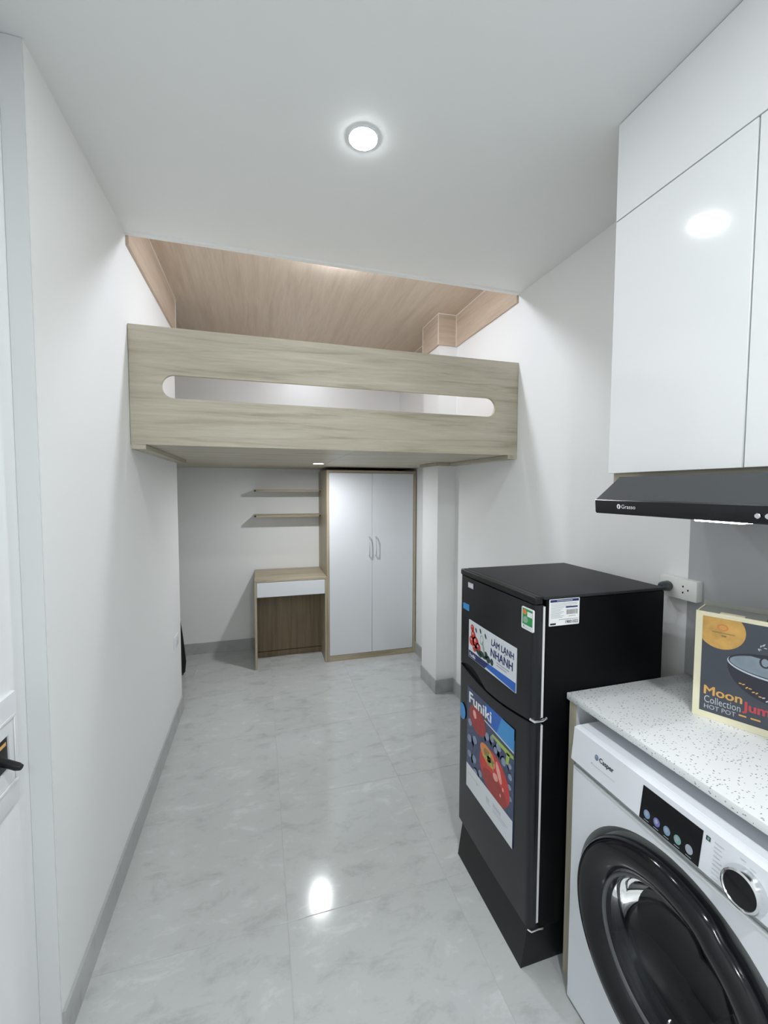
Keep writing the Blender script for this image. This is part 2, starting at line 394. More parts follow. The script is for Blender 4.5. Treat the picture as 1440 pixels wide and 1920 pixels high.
# tile baseboards
sbox('baseboard_left', 0, 0.009, YN, Y1, 0, HB, 'base_tile')
sbox('baseboard_far', XA, 0.470, Y2-0.009, Y2, 0, HB, 'base_tile')
sbox('baseboard_right', W-0.009, W, 1.56, YC0-0.009, 0, HB, 'base_tile')
sbox('baseboard_column_front', XC-0.009, W, YC0-0.009, YC0, 0, HB, 'base_tile')
sbox('baseboard_column_side', XC-0.009, XC, YC0, YC1, 0, HB, 'base_tile')
sbox('baseboard_right_far', W-0.009, W, YC1, Y2, 0, HB, 'base_tile')

# ------------------------------------------------------------ lamps
def downlight(x, y, z, rb, rd, lamp, label, drop=0.004, dome=0.0):
    t_ = thing('downlight', (x, y, z), label, 'ceiling light')
    b = MB((x, y, z)); b.lathe((x, y, z), (0, 0, -1), [(rb, 0), (rb, drop*0.4), (rb-0.004, drop), (rd, drop), (rd, 0.001)], 'white_plastic', 48)
    b.build('bezel', t_)
    d = MB((x, y, z))
    hh = drop-0.002+dome
    d.lathe((x, y, z), (0, 0, -1), [(rd-0.0005, 0.0015), (rd-0.0005, hh*0.8), (rd*0.92, hh), (1e-5, hh)], lamp, 48)
    d.build('diffuser', t_)
    return t_
downlight(0.834, 1.287, H1, 0.048, 0.042, 'lamp_main', 'round white recessed downlight glowing in the flat white ceiling', dome=0.0038)
downlight(0.834, -0.15, H1, 0.047, 0.037, 'lamp_fill', 'unseen round white ceiling downlight just behind the viewer, added as fill light', dome=0.003)  # this and the next are unseen lamps added to lift the ambient light
downlight(0.834, -1.58, H1, 0.047, 0.037, 'lamp_fill', 'unseen round white ceiling downlight added as fill light far behind the viewer', dome=0.003)
downlight(0.939, 3.117, 1.684, 0.046, 0.036, 'lamp_loft', 'small round downlight under the wooden loft platform')
downlight(0.93, 2.20, HC, 0.055, 0.045, 'lamp_upper', 'round light on the wooden ceiling above the loft', dome=0.022)

downlight(0.93, 3.69, HC, 0.047, 0.037, 'lamp_upper_fill', 'unseen round downlight added in the wooden ceiling to brighten the far loft wall')  # added lamp, kept out of view behind the guard panel, fills the far wall

# ------------------------------------------------------------ loft bed
LZ = 1.6834; LF = 2.022
loft = thing('loft_bed', (0.94, LF, LZ), 'pale oak loft platform between the walls, guard panel cut with a long slot', 'loft bed')
LO = loft.location
def plate_hole(mb, x0, x1, z0, z1, hole, y0, y1, m, holemat=None):
    """rectangular plate in XZ with a star-shaped hole"""
    cx = sum(p[0] for p in hole)/len(hole); cz = sum(p[1] for p in hole)/len(hole)
    def per(p):
        dx, dz = p[0]-cx, p[1]-cz; c = []
        if dx > 1e-9: c.append(((x1-cx)/dx, 0))
        if dx < -1e-9: c.append(((x0-cx)/dx, 2))
        if dz > 1e-9: c.append(((z1-cz)/dz, 1))
        if dz < -1e-9: c.append(((z0-cz)/dz, 3))
        k, sd = min(c); return (cx+dx*k, cz+dz*k), sd
    corners = {(0, 1): (x1, z1), (1, 2): (x0, z1), (2, 3): (x0, z0), (3, 0): (x1, z0)}
    n = len(hole)
    for i in range(n):
        A, B = hole[i], hole[(i+1) % n]; (pa, sa), (pb, sb) = per(A), per(B)
        pts = [A, pa]
        if sa != sb and (sa, sb) in corners: pts.append(corners[(sa, sb)])
        pts += [pb, B]
        for y in (y0, y1): mb.add([(p[0], y, p[1]) for p in pts], [list(range(len(pts)))], m)
        mb.add([(A[0], y0, A[1]), (B[0], y0, B[1]), (B[0], y1, B[1]), (A[0], y1, A[1])], [[0, 1, 2, 3]], holemat or m)
    for (a, b_) in (((x0, z0), (x1, z0)), ((x1, z0), (x1, z1)), ((x1, z1), (x0, z1)), ((x0, z1), (x0, z0))):
        mb.add([(a[0], y0, a[1]), (b_[0], y0, b_[1]), (b_[0], y1, b_[1]), (a[0], y1, a[1])], [[0, 1, 2, 3]], m)
hole = []
r_ = 0.050; xa, xb, zc = 0.125+r_, 1.743-r_, 1.9345
for k in range(17): a = -math.pi/2+math.pi*k/16; hole.append((xb+r_*math.cos(a), zc+r_*math.sin(a)))
for k in range(1, 12): hole.append((xb+(xa-xb)*k/12, zc+r_))
for k in range(17): a = math.pi/2+math.pi*k/16; hole.append((xa+r_*math.cos(a), zc+r_*math.sin(a)))
for k in range(1, 12): hole.append((xa+(xb-xa)*k/12, zc-r_))
gp = MB(LO); plate_hole(gp, 0.002, W-0.002, LZ, 2.183, hole, LF, LF+0.018, 'oak_x'); gp.build('guard_panel', loft)
LB = LF+0.0182
xs = 0.985
MB(LO).prism([(0.001, LB), (xs-0.001, LB), (xs-0.001, Y2-0.002), (XA+0.002, Y2-0.002), (XA+0.002, Y1+0.002), (0.001, Y1+0.002)], LZ+0.0006, LZ+0.06, 'Z', 'oak_x').build('floor_board', loft)
MB(LO).prism([(xs+0.001, LB), (W-0.001, LB), (W-0.001, YC0-0.001), (XC-0.001, YC0-0.001), (XC-0.001, YC1+0.001), (W-0.001, YC1+0.001), (W-0.001, Y2-0.002), (xs+0.001, Y2-0.002)], LZ+0.0006, LZ+0.06, 'Z', 'oak_x').build('floor_board', loft)
for (x0, x1, y0, y1, m) in ((0.0005, 0.058, LF, Y1-0.002, 'oak_y'), (W-0.056, W-0.0005, LF, YC0-0.03, 'oak_y'), (XC-0.03, W-0.0005, YC0-0.0295, YC0-0.0005, 'oak_x'), (XC-0.030, XC-0.0005, YC0, YC1, 'oak_y')):
    MB(LO).box(x0, x1, y0, y1, LZ-0.020, LZ-0.0008, m).build('support_ledger', loft)

# ------------------------------------------------------------ wardrobe
wx0, wx1, wy0, wy1, wz = 1.066, 1.872, 3.551, 4.052, 1.657
wd = thing('wardrobe', ((wx0+wx1)/2, (wy0+wy1)/2, 0), 'tall oak-framed wardrobe with two white doors under the loft', 'wardrobe'); WO = wd.location
b = MB(WO)
b.box(wx0, wx0+0.020, wy0, wy1, 0.0, wz, 'furniture_oak_z'); b.box(wx1-0.024, wx1, wy0, wy1, 0.0, wz, 'furniture_oak_z')
b.box(wx0+0.0201, wx1-0.0241, wy0, wy1, wz-0.020, wz, 'furniture_oak_x'); b.box(wx0+0.0201, wx1-0.0241, wy1-0.01, wy1, 0.05, wz-0.021, 'furniture_oak_z')
b.box(wx0+0.0201, wx1-0.0241, wy0+0.03, wy1-0.011, 0.05, 0.066, 'furniture_oak_x')
b.build('carcass', wd)
MB(WO).box(wx0+0.0201, wx1-0.0241, wy0+0.001, wy0+0.019, 0.0, 0.049, 'furniture_oak_x').build('plinth', wd)
xm = 1.4655
for (x0, x1, hx) in ((wx0+0.0215, xm-0.001, 1.436), (xm+0.001, wx1-0.0255, 1.496)):
    dmb = MB(WO).box(x0, x1, wy0+0.0005, wy0+0.018, 0.052, 1.634, 'white_satin', 0.0012, 1); dd = dmb.build('door', wd)
    h = MB(WO); zt, zb = 1.085, 0.908; yf = wy0+0.0005
    h.tube([(hx, yf, zt-0.008), (hx, yf-0.016, zt-0.006), (hx, yf-0.027, zt-0.020), (hx, yf-0.030, (zt+zb)/2), (hx, yf-0.027, zb+0.020), (hx, yf-0.016, zb+0.006), (hx, yf, zb+0.008)], [0.007, 0.006, 0.0045, 0.0035, 0.0045, 0.006, 0.007], 'chrome', 12)
    h.build('handle', dd, label='slim chrome bow handle')

# ------------------------------------------------------------ desk
dx0, dx1, dy0, dy1, dz = 0.4716, 1.0645, 3.551, 4.048, 0.7475
dk = thing('desk', ((dx0+dx1)/2, (dy0+dy1)/2, 0), 'small oak desk with one white drawer built beside the wardrobe', 'desk'); DO = dk.location
MB(DO).box(dx0, dx1, dy0, dy1, dz-0.018, dz, 'furniture_oak_x', 0.001, 1).build('desktop', dk)
MB(DO).box(dx0, dx0+0.017, dy0, dy1, 0, dz-0.0182, 'furniture_oak_z').build('side_panel', dk)
MB(DO).box(dx1-0.016, dx1, dy0, dy1, 0, dz-0.0182, 'furniture_oak_z').build('side_panel', dk)
MB(DO).box(dx0+0.0172, dx1-0.0162, 3.82, 3.836, 0.052, 0.60, 'oak_brown').build('back_board', dk)
MB(DO).box(dx0+0.0172, dx1-0.0162, 3.812, 3.828, 0.0, 0.048, 'oak_brown').build('kick_board', dk)
dr = MB(DO).box(dx0+0.0185, dx1-0.0175, dy0+0.001, dy0+0.018, 0.604, 0.726, 'white_satin', 0.001, 1).build('drawer', dk, label='white drawer front without a knob')
MB(DO).box(dx0+0.022, dx1-0.021, dy0+0.0182, 3.80, 0.612, 0.70, 'furniture_oak_x').build('drawer_box', dr)

# ------------------------------------------------------------ shelves
for z0, lb in ((1.471, 'thin oak wall shelf nearest the loft platform, above a matching one'), (1.245, 'thin oak wall shelf above the desk, below a matching one')):
    sx0, sx1, sy0, sy1 = 0.472, 1.064, 3.872, Y2-0.001
    sh = thing('wall_shelf', ((sx0+sx1)/2, sy1, z0), lb, 'shelf', 'wall shelves above the desk'); SO = sh.location
    MB(SO).box(sx0, sx1, sy0, sy1, z0, z0+0.018, 'furniture_oak_x', 0.0008, 1).build('board', sh)
    for xx in (sx0+0.004, sx1-0.02): MB(SO).box(xx, xx+0.015, sy0-0.004, sy0+0.03, z0+0.002, z0+0.014, 'black_plastic', 0.002, 1).build('bracket', sh, label='small black corner bracket')

# ------------------------------------------------------------ folded umbrella behind the wall corner
um = thing('folded_umbrella', (-0.09, 3.62, 0), 'narrow black folded umbrella leaning in the alcove behind the left wall corner', 'umbrella'); UO = um.location
pts = [(-0.10, 3.63, 0.02), (-0.103, 3.63, 0.10), (-0.118, 3.635, 0.30), (-0.133, 3.64, 0.50), (-0.15, 3.645, 0.72)]
MB(UO).tube(pts, [0.030, 0.042, 0.038, 0.026, 0.012], 'black_plastic', 14).build('canopy', um)
MB(UO).tube([(-0.097, 3.63, 0.001), (-0.10, 3.63, 0.03)], [0.016, 0.02], 'plug_grey', 12).build('tip', um)
MB(UO).tube([(-0.15, 3.645, 0.72), (-0.16, 3.648, 0.85), (-0.17, 3.65, 0.88), (-0.19, 3.65, 0.885), (-0.20, 3.65, 0.86)], 0.007, 'black_plastic', 10).build('handle', um)

# ------------------------------------------------------------ left wall socket and breaker box
so = thing('wall_socket', (0.0, 2.88, 0.535), 'small white power socket low on the left wall near its far corner', 'socket'); O_ = so.location
MB(O_).box(0.0003, 0.009, 2.823, 2.935, 0.500, 0.572, 'white_plastic', 0.003).build('plate', so)
for cu in (0.03, 0.082):
    for du, dv in ((-0.008, 0.008), (0.008, 0.008), (0, -0.010)):
        p = Print(O_, (0.0092, 2.823, 0.500), (0, 1, 0), (0, 0, 1)); p.ell(cu+du, 0.036+dv, 0.003, 0.003, 0.0002, 'socket_shadow', k=10); p.build('socket_hole', so)

bx = thing('breaker_box', (XN, 1.10, 0.885), 'white wall breaker box with a black switch lever at the left edge', 'breaker box'); BO = bx.location
def frame_box(mb, x0, x1, y0, y1, z0, z1, iy0, iy1, iz0, iz1, m, bev=0.002):
    mb.box(x0, x1, y0, y1, z0, iz0, m, bev); mb.box(x0, x1, y0, y1, iz1, z1, m, bev)
    mb.box(x0, x1, y0, iy0, iz0-bev, iz1+bev, m); mb.box(x0, x1, iy1, y1, iz0-bev, iz1+bev, m)
fb = MB(BO)
y0, y1, z0, z1 = 1.010, 1.178, 0.757, 1.018
ys = [y0, y0+0.012, y1-0.012, y1]
# sloping pad then flat face with a square opening
def ring(mb, A, B, m, s=False):
    n = len(A); mb.add(A+B, [[i, (i+1) % n, n+(i+1) % n, n+i] for i in range(n)], m, s)
def rc(x, ya, yb, za, zb): return [(x, ya, za), (x, yb, za), (x, yb, zb), (x, ya, zb)]
X0 = XN+0.0003
ring(fb, rc(X0, y0, y1, z0, z1), rc(X0+0.010, y0, y1, z0, z1), 'white_plastic')
ring(fb, rc(X0+0.010, y0, y1, z0, z1), rc(X0+0.014, y0+0.012, y1-0.012, z0+0.012, z1-0.012), 'white_plastic')
ring(fb, rc(X0+0.014, y0+0.012, y1-0.012, z0+0.012, z1-0.012), rc(X0+0.014, 1.066, 1.134, 0.856, 0.934), 'white_plastic')
ring(fb, rc(X0+0.014, 1.066, 1.134, 0.856, 0.934), rc(X0+0.002, 1.066, 1.134, 0.856, 0.934), 'white_plastic')
fb.add(rc(X0, y0, y1, z0, z1), [[0, 1, 2, 3]], 'white_plastic')
fb.build('cover', bx)
fr = MB(BO); xa_ = X0+0.0142
for (ya, yb, za, zb) in ((1.030, 1.160, 0.965, 0.972), (1.030, 1.160, 0.812, 0.819), (1.153, 1.160, 0.8195, 0.9645), (1.030, 1.037, 0.8195, 0.9645)):
    fr.box(xa_, xa_+0.003, ya, yb, za, zb, 'white_gloss', 0.001, 1)
fr.build('raised_rim', bx)
br = MB(BO).box(X0+0.0022, X0+0.012, 1.068, 1.132, 0.858, 0.932, 'black_plastic', 0.002)
bro = br.build('breaker', bx, label='black breaker module')
MB(BO).box(X0+0.0121, X0+0.0127, 1.075, 1.125, 0.914, 0.922, 'print_gold').build('marking', bro)
MB(BO).tube([(X0+0.010, 1.098, 0.893), (X0+0.030, 1.094, 0.887), (X0+0.050, 1.088, 0.881), (X0+0.058, 1.086, 0.879)], [0.010, 0.0085, 0.0085, 0.006], 'black_plastic', 14).build('lever', bro)

# ------------------------------------------------------------ refrigerator
fy0, fy1, fx0, fx1, fzt = 1.033, 1.508, 1.288, 1.778, 1.181
fx_b = 1.326
fr = thing('refrigerator', ((fx0+fx1)/2, (fy0+fy1)/2, 0), 'black two-door refrigerator with promotional stickers beside the counter', 'refrigerator'); FO = fr.location
MB(FO).box(fx_b, fx1, fy0, fy1, 0.150, fzt-0.0095, 'black_body', 0.006).build('body', fr)
tp = MB(FO).box(fx0+0.030, fx1+0.003, fy0-0.0012, fy1+0.0012, fzt-0.0092, fzt, 'black_top', 0.003, 2); tp.build('top_cover', fr)
MB(FO).box(fx0-0.001, fx0+0.0295, fy0+0.001, fy1-0.001, fzt-0.0235, fzt+0.0005, 'black_plastic', 0.006, 3).build('door_cap', fr)
# tapered stand
st = MB(FO)
ring_a = [(fx0-0.002, fy0+0.030, 0.0), (fx1-0.02, fy0+0.030, 0.0), (fx1-0.02, fy1-0.012, 0.0), (fx0-0.002, fy1-0.012, 0.0)]
ring_b = [(fx0+0.014, fy0+0.022, 0.140), (fx1-0.02, fy0+0.022, 0.140), (fx1-0.02, fy1-0.018, 0.140), (fx0+0.014, fy1-0.018, 0.140)]
st.add(ring_a+ring_b, [[0, 1, 2, 3], [7, 6, 5, 4], [0, 1, 5, 4], [1, 2, 6, 5], [2, 3, 7, 6], [3, 0, 4, 7]], 'black_plastic'); st.build('stand', fr, label='black plastic stand under the body')
MB(FO).box(fx_b-0.010, fx_b-0.0005, fy0+0.003, fy1-0.003, 0.815, fzt-0.030, 'gasket_white').build('door_gasket', fr, label='white door seal')
MB(FO).box(fx_b-0.010, fx_b-0.0005, fy0+0.003, fy1-0.003, 0.168, 0.792, 'gasket_white').build('door_gasket', fr, label='white door seal')
def door_profile(mb, zfun_lo, zfun_hi, m, n=40):
    """door slab: rounded vertical edges, top and bottom edge heights as functions of s (0 near .. 1 far)"""
    W_ = fy1-fy0; rr = 0.020; xb_ = fx_b-0.0105
    out = []
    pts = [(xb_, fy0)]
    for k in range(6): a = math.pi*0.5*k/5; pts.append((fx0+rr-rr*math.sin(a), fy0+rr*0.75-rr*0.75*math.cos(a)))
    for k in range(1, n): pts.append((fx0-0.003*math.sin(math.pi*k/n), fy0+rr*0.75+(W_-1.5*rr)*k/n))
    for k in range(6): a = math.pi*0.5*k/5; pts.append((fx0+rr-rr*math.cos(a), fy1-rr*0.75+rr*0.75*math.sin(a)))
    pts.append((xb_, fy1))
    V = []; N = len(pts)
    for (x, y) in pts: V.append((x, y, zfun_lo(y)))
    for (x, y) in pts: V.append((x, y, zfun_hi(y)))
    for (x, y) in pts: V.append((xb_, y, zfun_lo(y)))
    for (x, y) in pts: V.append((xb_, y, zfun_hi(y)))
    Fc = []
    for i in range(N-1): Fc += [[i, i+1, N+i+1, N+i], [i, i+1, 2*N+i+1, 2*N+i], [N+i, N+i+1, 3*N+i+1, 3*N+i], [2*N+i, 2*N+i+1, 3*N+i+1, 3*N+i]]
    mb.add(V, Fc, m, True)
def split(y):   # centre line of the gap between the doors
    s = (y-fy0)/(fy1-fy0); return 0.806-0.026*math.sin(math.pi*min(max(s, 0), 1))
def lo_up(y):
    s = (y-fy0)/(fy1-fy0); v = split(y)+0.004
    if s > 0.56: v += 0.030*math.sin(math.pi*min((s-0.56)/0.40, 1))
    return v
d1 = MB(FO); door_profile(d1, lo_up, lambda y: fzt-0.024, 'black_door'); d1 = d1.build('freezer_door', fr, label='upper black door')
d2 = MB(FO); door_profile(d2, lambda y: 0.158, lambda y: split(y)-0.004, 'black_door'); d2 = d2.build('fridge_door', fr, label='lower black door')
MB(FO).box(fx0+0.010, fx_b-0.012, fy0+0.02, fy1-0.01, 0.770, 0.812, 'dark_hole').build('grip_recess', fr)
MB(FO).tube([(fx0-0.001, fy0+0.012, 0.812), (fx0+0.006, fy0-0.002, 0.809), (fx0+0.030, fy0-0.004, 0.810), (fx_b+0.008, fy0-0.003, 0.816)], 0.004, 'chrome', 8).build('hinge', fr, label='chrome middle hinge')
MB(FO).tube([(fx0+0.004, fy0+0.008, 0.152), (fx0+0.012, fy0-0.001, 0.150), (fx0+0.034, fy0-0.002, 0.153), (fx_b+0.014, fy0-0.002, 0.150)], 0.0028, 'chrome', 8).build('hinge', fr, label='chrome bottom hinge')
MB(FO).tube([(fx0+0.004, fy1-0.030, fzt-0.002), (fx0+0.004, fy1-0.012, fzt-0.002)], 0.003, 'chrome', 8).build('hinge_cap', fr)

# stickers: u runs from the far edge towards the viewer, origin y=1.52
DP = fx0-0.0036
def P_(parent_root=FO): return Print(FO, (DP, 1.52, 0), (0, -1, 0), (0, 0, 1))
def sticker(draw, base_pts, m, parent, label, n1=0.0):
    b_ = P_(); b_.slab(base_pts, -0.0035, 0.0004, m); s_ = b_.build('sticker', fr, label=label)
    p_ = P_(); draw(p_); p_.build('print', s_)
    return s_
def draw1(p):
    a, b_, c, d = 0.0005, 0.0006, 0.0007, 0.0008
    p.poly([(0.096, 0.8715), (0.096, 0.881), (0.404, 0.889), (0.404, 0.858), (0.30, 0.862)], a, 'print_blue')
    p.poly([(0.096, 0.858), (0.096, 0.884), (0.24, 0.884), (0.215, 0.858)], b_, 'print_navy')
    p.text('Funiki', 0.104, 0.863, 0.146, 0.876, c, 'print_white', 0.02)
    for (u, v, r) in ((0.122, 0.975, 0.013), (0.130, 0.950, 0.017), (0.118, 0.925, 0.018), (0.148, 0.928, 0.022), (0.167, 0.915, 0.018), (0.140, 0.905, 0.014)):
        p.ell(u, v, r, r, b_, 'print_red'); p.ell(u-r*.25, v+r*.3, r*.3, r*.3, c, 'print_pink', k=12)
    for (u, v, ru, rv, ro) in ((0.172, 0.885+.012, 0.022, 0.009, -.3), (0.200, 0.901, 0.026, 0.010, -.2), (0.238, 0.899, 0.014, 0.013, 0), (0.262, 0.899, 0.010, 0.012, 0), (0.222, 0.909, 0.012, 0.012, 0)):
        p.ell(u, v, ru, rv, c, 'print_leaf_dark', ro)
    p.ell(0.205, 0.926, 0.006, 0.026, d, 'print_leaf_pale', 0.35); p.ell(0.192, 0.952, 0.013, 0.018, b_, 'print_leaf_pale'); p.ell(0.192, 0.953, 0.009, 0.013, c, 'print_paper')
    for (u, v) in ((0.150, 0.975), (0.182, 0.982), (0.218, 0.975)): p.ell(u, v, 0.005, 0.010, c, 'print_leaf_dark', 0.5, k=10)
    p.text('LÀM LẠNH', 0.258, 0.952, 0.391, 0.985, c, 'print_navy', 0.018)
    p.text('NHANH', 0.255, 0.920, 0.386, 0.947, c, 'print_navy', 0.028)
    for k, (u0_, u1_) in enumerate(((0.292, 0.366), (0.292, 0.352))): p.rect(u0_, 0.909-k*0.009, u1_, 0.9115-k*0.009, c, 'print_grey')
sticker(draw1, [(0.0945, 0.857), (0.404, 0.857), (0.404, 1.0), (0.0945, 1.0)], 'print_paper', d1, 'pale sticker with red fruit picture and dark blue lettering on the upper door')
def draw2(p):
    a, b_, c, d, e_, f_ = 0.0005, 0.0006, 0.0007, 0.0008, 0.0009, 0.0010
    cl = (0.0925, 0.352, 0.4025, 0.72)
    p.poly([(0.205, 0.712), (0.235, 0.736), (0.4025, 0.738), (0.4025, 0.664), (0.27, 0.666)], c, 'print_blue')
    p.poly([(0.30, 0.668), (0.33, 0.737), (0.4025, 0.738), (0.4025, 0.664)], d, 'print_skyblue')
    p.poly([(0.22, 0.669), (0.4025, 0.659), (0.4025, 0.664), (0.22, 0.674)], e_, 'print_silver')
    rnd = random.Random(3)
    for (u, v, r) in ((0.12, 0.60, .026), (0.118, 0.535, .028), (0.118, 0.475, .026), (0.158, 0.55, .030), (0.156, 0.475, .028), (0.165, 0.43, .026), (0.205, 0.61, .028), (0.245, 0.615, .026), (0.275, 0.625, .022), (0.32, 0.62, .028), (0.35, 0.59, .026), (0.30, 0.60, .022), (0.385, 0.60, .018), (0.388, 0.565, .02), (0.385, 0.53, .018), (0.39, 0.495, .016), (0.20, 0.45, .024)):
        p.ell(u, v, r, r, b_, 'print_berry', clip=cl); p.ell(u-r*.2, v+r*.25, r*.55, r*.5, c, 'print_berry_light', rnd.random(), k=14, clip=cl)
    p.ell(0.170, 0.642, 0.062, 0.048, d, 'print_red_dark', -0.2, clip=(0.0925, 0.352, 0.4025, 0.695)); p.ell(0.150, 0.655, 0.012, 0.016, e_, 'print_pink', 0.4, k=14)
    p.ell(0.287, 0.508, 0.098, 0.078, d, 'print_red', -0.25, k=40, clip=cl)
    p.ell(0.290, 0.470, 0.080, 0.040, e_, 'print_red_dark', -0.1, k=32, clip=cl)
    p.ell(0.245, 0.556, 0.052, 0.030, e_, 'print_orange', -0.2); p.ell(0.252, 0.552, 0.034, 0.020, f_, 'print_olive', -0.4)
    for k in range(6):
        a_ = k*math.pi/3+0.3; p.poly([(0.255+0.010*math.cos(a_+1.4), 0.548+0.010*math.sin(a_+1.4)), (0.255+0.046*math.cos(a_), 0.548+0.036*math.sin(a_)), (0.255+0.010*math.cos(a_-1.4), 0.548+0.010*math.sin(a_-1.4))], f_+0.0001, 'print_lime' if k % 2 else 'print_olive')
    p.ell(0.318, 0.540, 0.012, 0.034, f_, 'print_pink', 0.5); p.ell(0.298, 0.512, 0.016, 0.013, f_, 'print_pink', 0.2); p.ell(0.345, 0.50, 0.005, 0.007, f_, 'print_pink', k=10); p.ell(0.33, 0.47, 0.004, 0.006, f_, 'print_pink', k=10)
    p.poly([(0.268, 0.642), (0.276, 0.652), (0.40, 0.650), (0.4025, 0.640), (0.37, 0.633)], f_, 'print_lime'); p.poly([(0.362, 0.640), (0.382, 0.640), (0.372, 0.602), (0.358, 0.600)], f_, 'print_lime')
    p.rect(0.0915, 0.3445, 0.403, 0.4365, 0.0012, 'print_paper')
    for (u0_, u1_, v, h) in ((0.105, 0.19, 0.405, 0.003), (0.17, 0.178, 0.40, 0.008), (0.24, 0.262, 0.398, 0.014), (0.285, 0.335, 0.405, 0.012), (0.285, 0.375, 0.392, 0.004), (0.285, 0.36, 0.384, 0.004), (0.24, 0.27, 0.386, 0.004)): p.rect(u0_, v-h/2, u1_, v+h/2, 0.0013, 'print_faint')
    p.text('Funiki', 0.108, 0.684, 0.266, 0.724, 0.0014, 'print_white', 0.03)
sticker(draw2, [(0.0905, 0.344), (0.4035, 0.344), (0.4035, 0.70), (0.33, 0.738), (0.0905, 0.738)], 'print_berry', d2, 'large sticker with a red tomato, berries and white lettering on the lower door')
def draw3(p):
    p.rect(0.4315, 1.090, 0.4805, 1.1385, 0.0006, 'print_green'); p.ell(0.442, 1.128, 0.011, 0.008, 0.0008, 'print_orange', k=14); p.rect(0.456, 1.117, 0.480, 1.132, 0.0008, 'print_white')
    p.ell(0.447, 1.105, 0.012, 0.010, 0.0007, 'print_leaf_pale', 0.3, k=16); p.rect(0.436, 1.081, 0.4775, 1.0825, 0.0006, 'print_faint'); p.ell(0.439, 1.0845, 0.003, 0.003, 0.0006, 'print_grey', k=10)
rr_ = Print(FO, (0, 0, 0), (0, -1, 0), (0, 0, 1))
sticker(draw3, [(0.430, 1.0755), (0.482, 1.0755), (0.485, 1.079), (0.485, 1.139), (0.482, 1.142), (0.430, 1.142), (0.427, 1.139), (0.427, 1.079)], 'print_white', d1, 'green and white energy sticker on the upper door')
b_ = P_(); b_.rect(0.083, 1.122, 0.124, 1.142, 0.0004, 'print_faint'); b_.text('Funiki', 0.0875, 1.127, 0.120, 1.137, 0.0006, 'print_white', 0.006); b_.build('badge', fr, label='small grey brand badge at the top far corner of the upper door')
b_ = P_(); b_.slab([(0.045, 1.030), (0.090, 1.030), (0.090, 1.054), (0.045, 1.052)], -0.0035, 0.0004, 'print_skyblue'); b_.build('sticker', fr, label='small sky blue sticker at the far edge of the upper door')
b_ = P_(); b_.ell(0.050, 0.618, 0.026, 0.032, 0.0006, 'print_skyblue', clip=(0.034, 0.5, 0.1, 0.7)); b_.build('sticker', fr, label='round blue sticker at the far edge of the lower door')
# service label on the near side of the body
sp = Print(FO, (1.32, fy0-0.0003, 0), (1, 0, 0), (0, 0, 1))
sp.rect(0.0155, 1.0915, 0.1235, 1.172, 0.0, 'print_white', 0.003); svc = sp.build('service_label', fr, label='white service label with small print on the near side')
sp = Print(FO, (1.32, fy0-0.0003, 0), (1, 0, 0), (0, 0, 1))
a = 0.0003
sp.rect(0.019, 1.1625, 0.1205, 1.170, a, 'print_navy'); sp.rect(0.042, 1.1653, 0.098, 1.1672, 2*a, 'print_silver')
for k in range(11):
    v = 1.1585-k*0.0042; u1_ = 0.115 if k < 2 else (0.095 if k == 2 else 0.068-(k % 3)*0.006)
    sp.rect(0.022, v-0.0011, u1_, v, a, 'print_grey')
sp.rect(0.074, 1.1435, 0.117, 1.148, a, 'print_navy')
rnd = random.Random(8)
for k in range(20): sp.rect(0.077+k*0.0020, 1.1235, 0.077+k*0.0020+0.0006+rnd.random()*0.0007, 1.138, a, 'print_black')
sp.rect(0.085, 1.1175, 0.109, 1.119, a, 'print_grey'); sp.rect(0.050, 1.1085, 0.119, 1.110, a, 'print_grey')
sp.rect(0.020, 1.0945, 0.040, 1.100, a, 'print_black')
sp.text('19001022', 0.074, 1.0965, 0.119, 1.1055, a, 'print_black', 0.02)
sp.build('print', svc)

# ------------------------------------------------------------ counter, side panels, washing machine
TX, TY0, TY1, TZ = 1.403, 0.300, 1.030, 0.8852
ct = MB((TX, TY0, TZ-0.02)).box(TX, W-0.001, TY0, TY1, TZ-0.020, TZ, 'terrazzo', 0.0025, 2)
ct.build('countertop', label='white speckled terrazzo countertop over the washing machine', cat='countertop')
for y0_, lb in ((0.997, 'thin oak-edged upright panel holding the countertop beside the refrigerator'), (0.305, 'thin oak-edged upright panel at the near end of the countertop')):
    pn = thing('support_panel', (1.64, y0_+0.013, 0), lb, 'panel')
    MB(pn.location).box(1.412, W-0.002, y0_, y0_+0.026, 0, TZ-0.0205, 'white_satin').build('board', pn)
    MB(pn.location).box(1.4095, 1.4118, y0_, y0_+0.026, 0, TZ-0.0205, 'oak_z').build('edge_band', pn, label='oak edge band')

WX, WY0, WY1 = 1.372, 0.365, 0.958
wm = thing('washing_machine', (1.62, 0.66, 0), 'white front-loading washing machine with a black round door under the countertop', 'washing machine'); O_ = wm.location
CY, CZ = 0.660, 0.430
b = MB(O_)
b.box(WX+0.02, 1.868, WY0, WY0+0.012, 0.012, 0.822, 'appliance_white'); b.box(WX+0.02, 1.868, WY1-0.012, WY1, 0.012, 0.822, 'appliance_white')
b.box(1.858, 1.868, WY0+0.0121, WY1-0.0121, 0.012, 0.822, 'appliance_white'); b.box(WX+0.02, 1.857, WY0+0.0121, WY1-0.0121, 0.012, 0.03, 'appliance_white')
b.build('body', wm)
for yy in (WY0+0.05, WY1-0.05):
    for xx in (WX+0.06, 1.80): MB(O_).cyl((xx, yy, 0.0), (0, 0, 1), 0.02, 0.0118, 'black_plastic', 16).build('foot', wm)
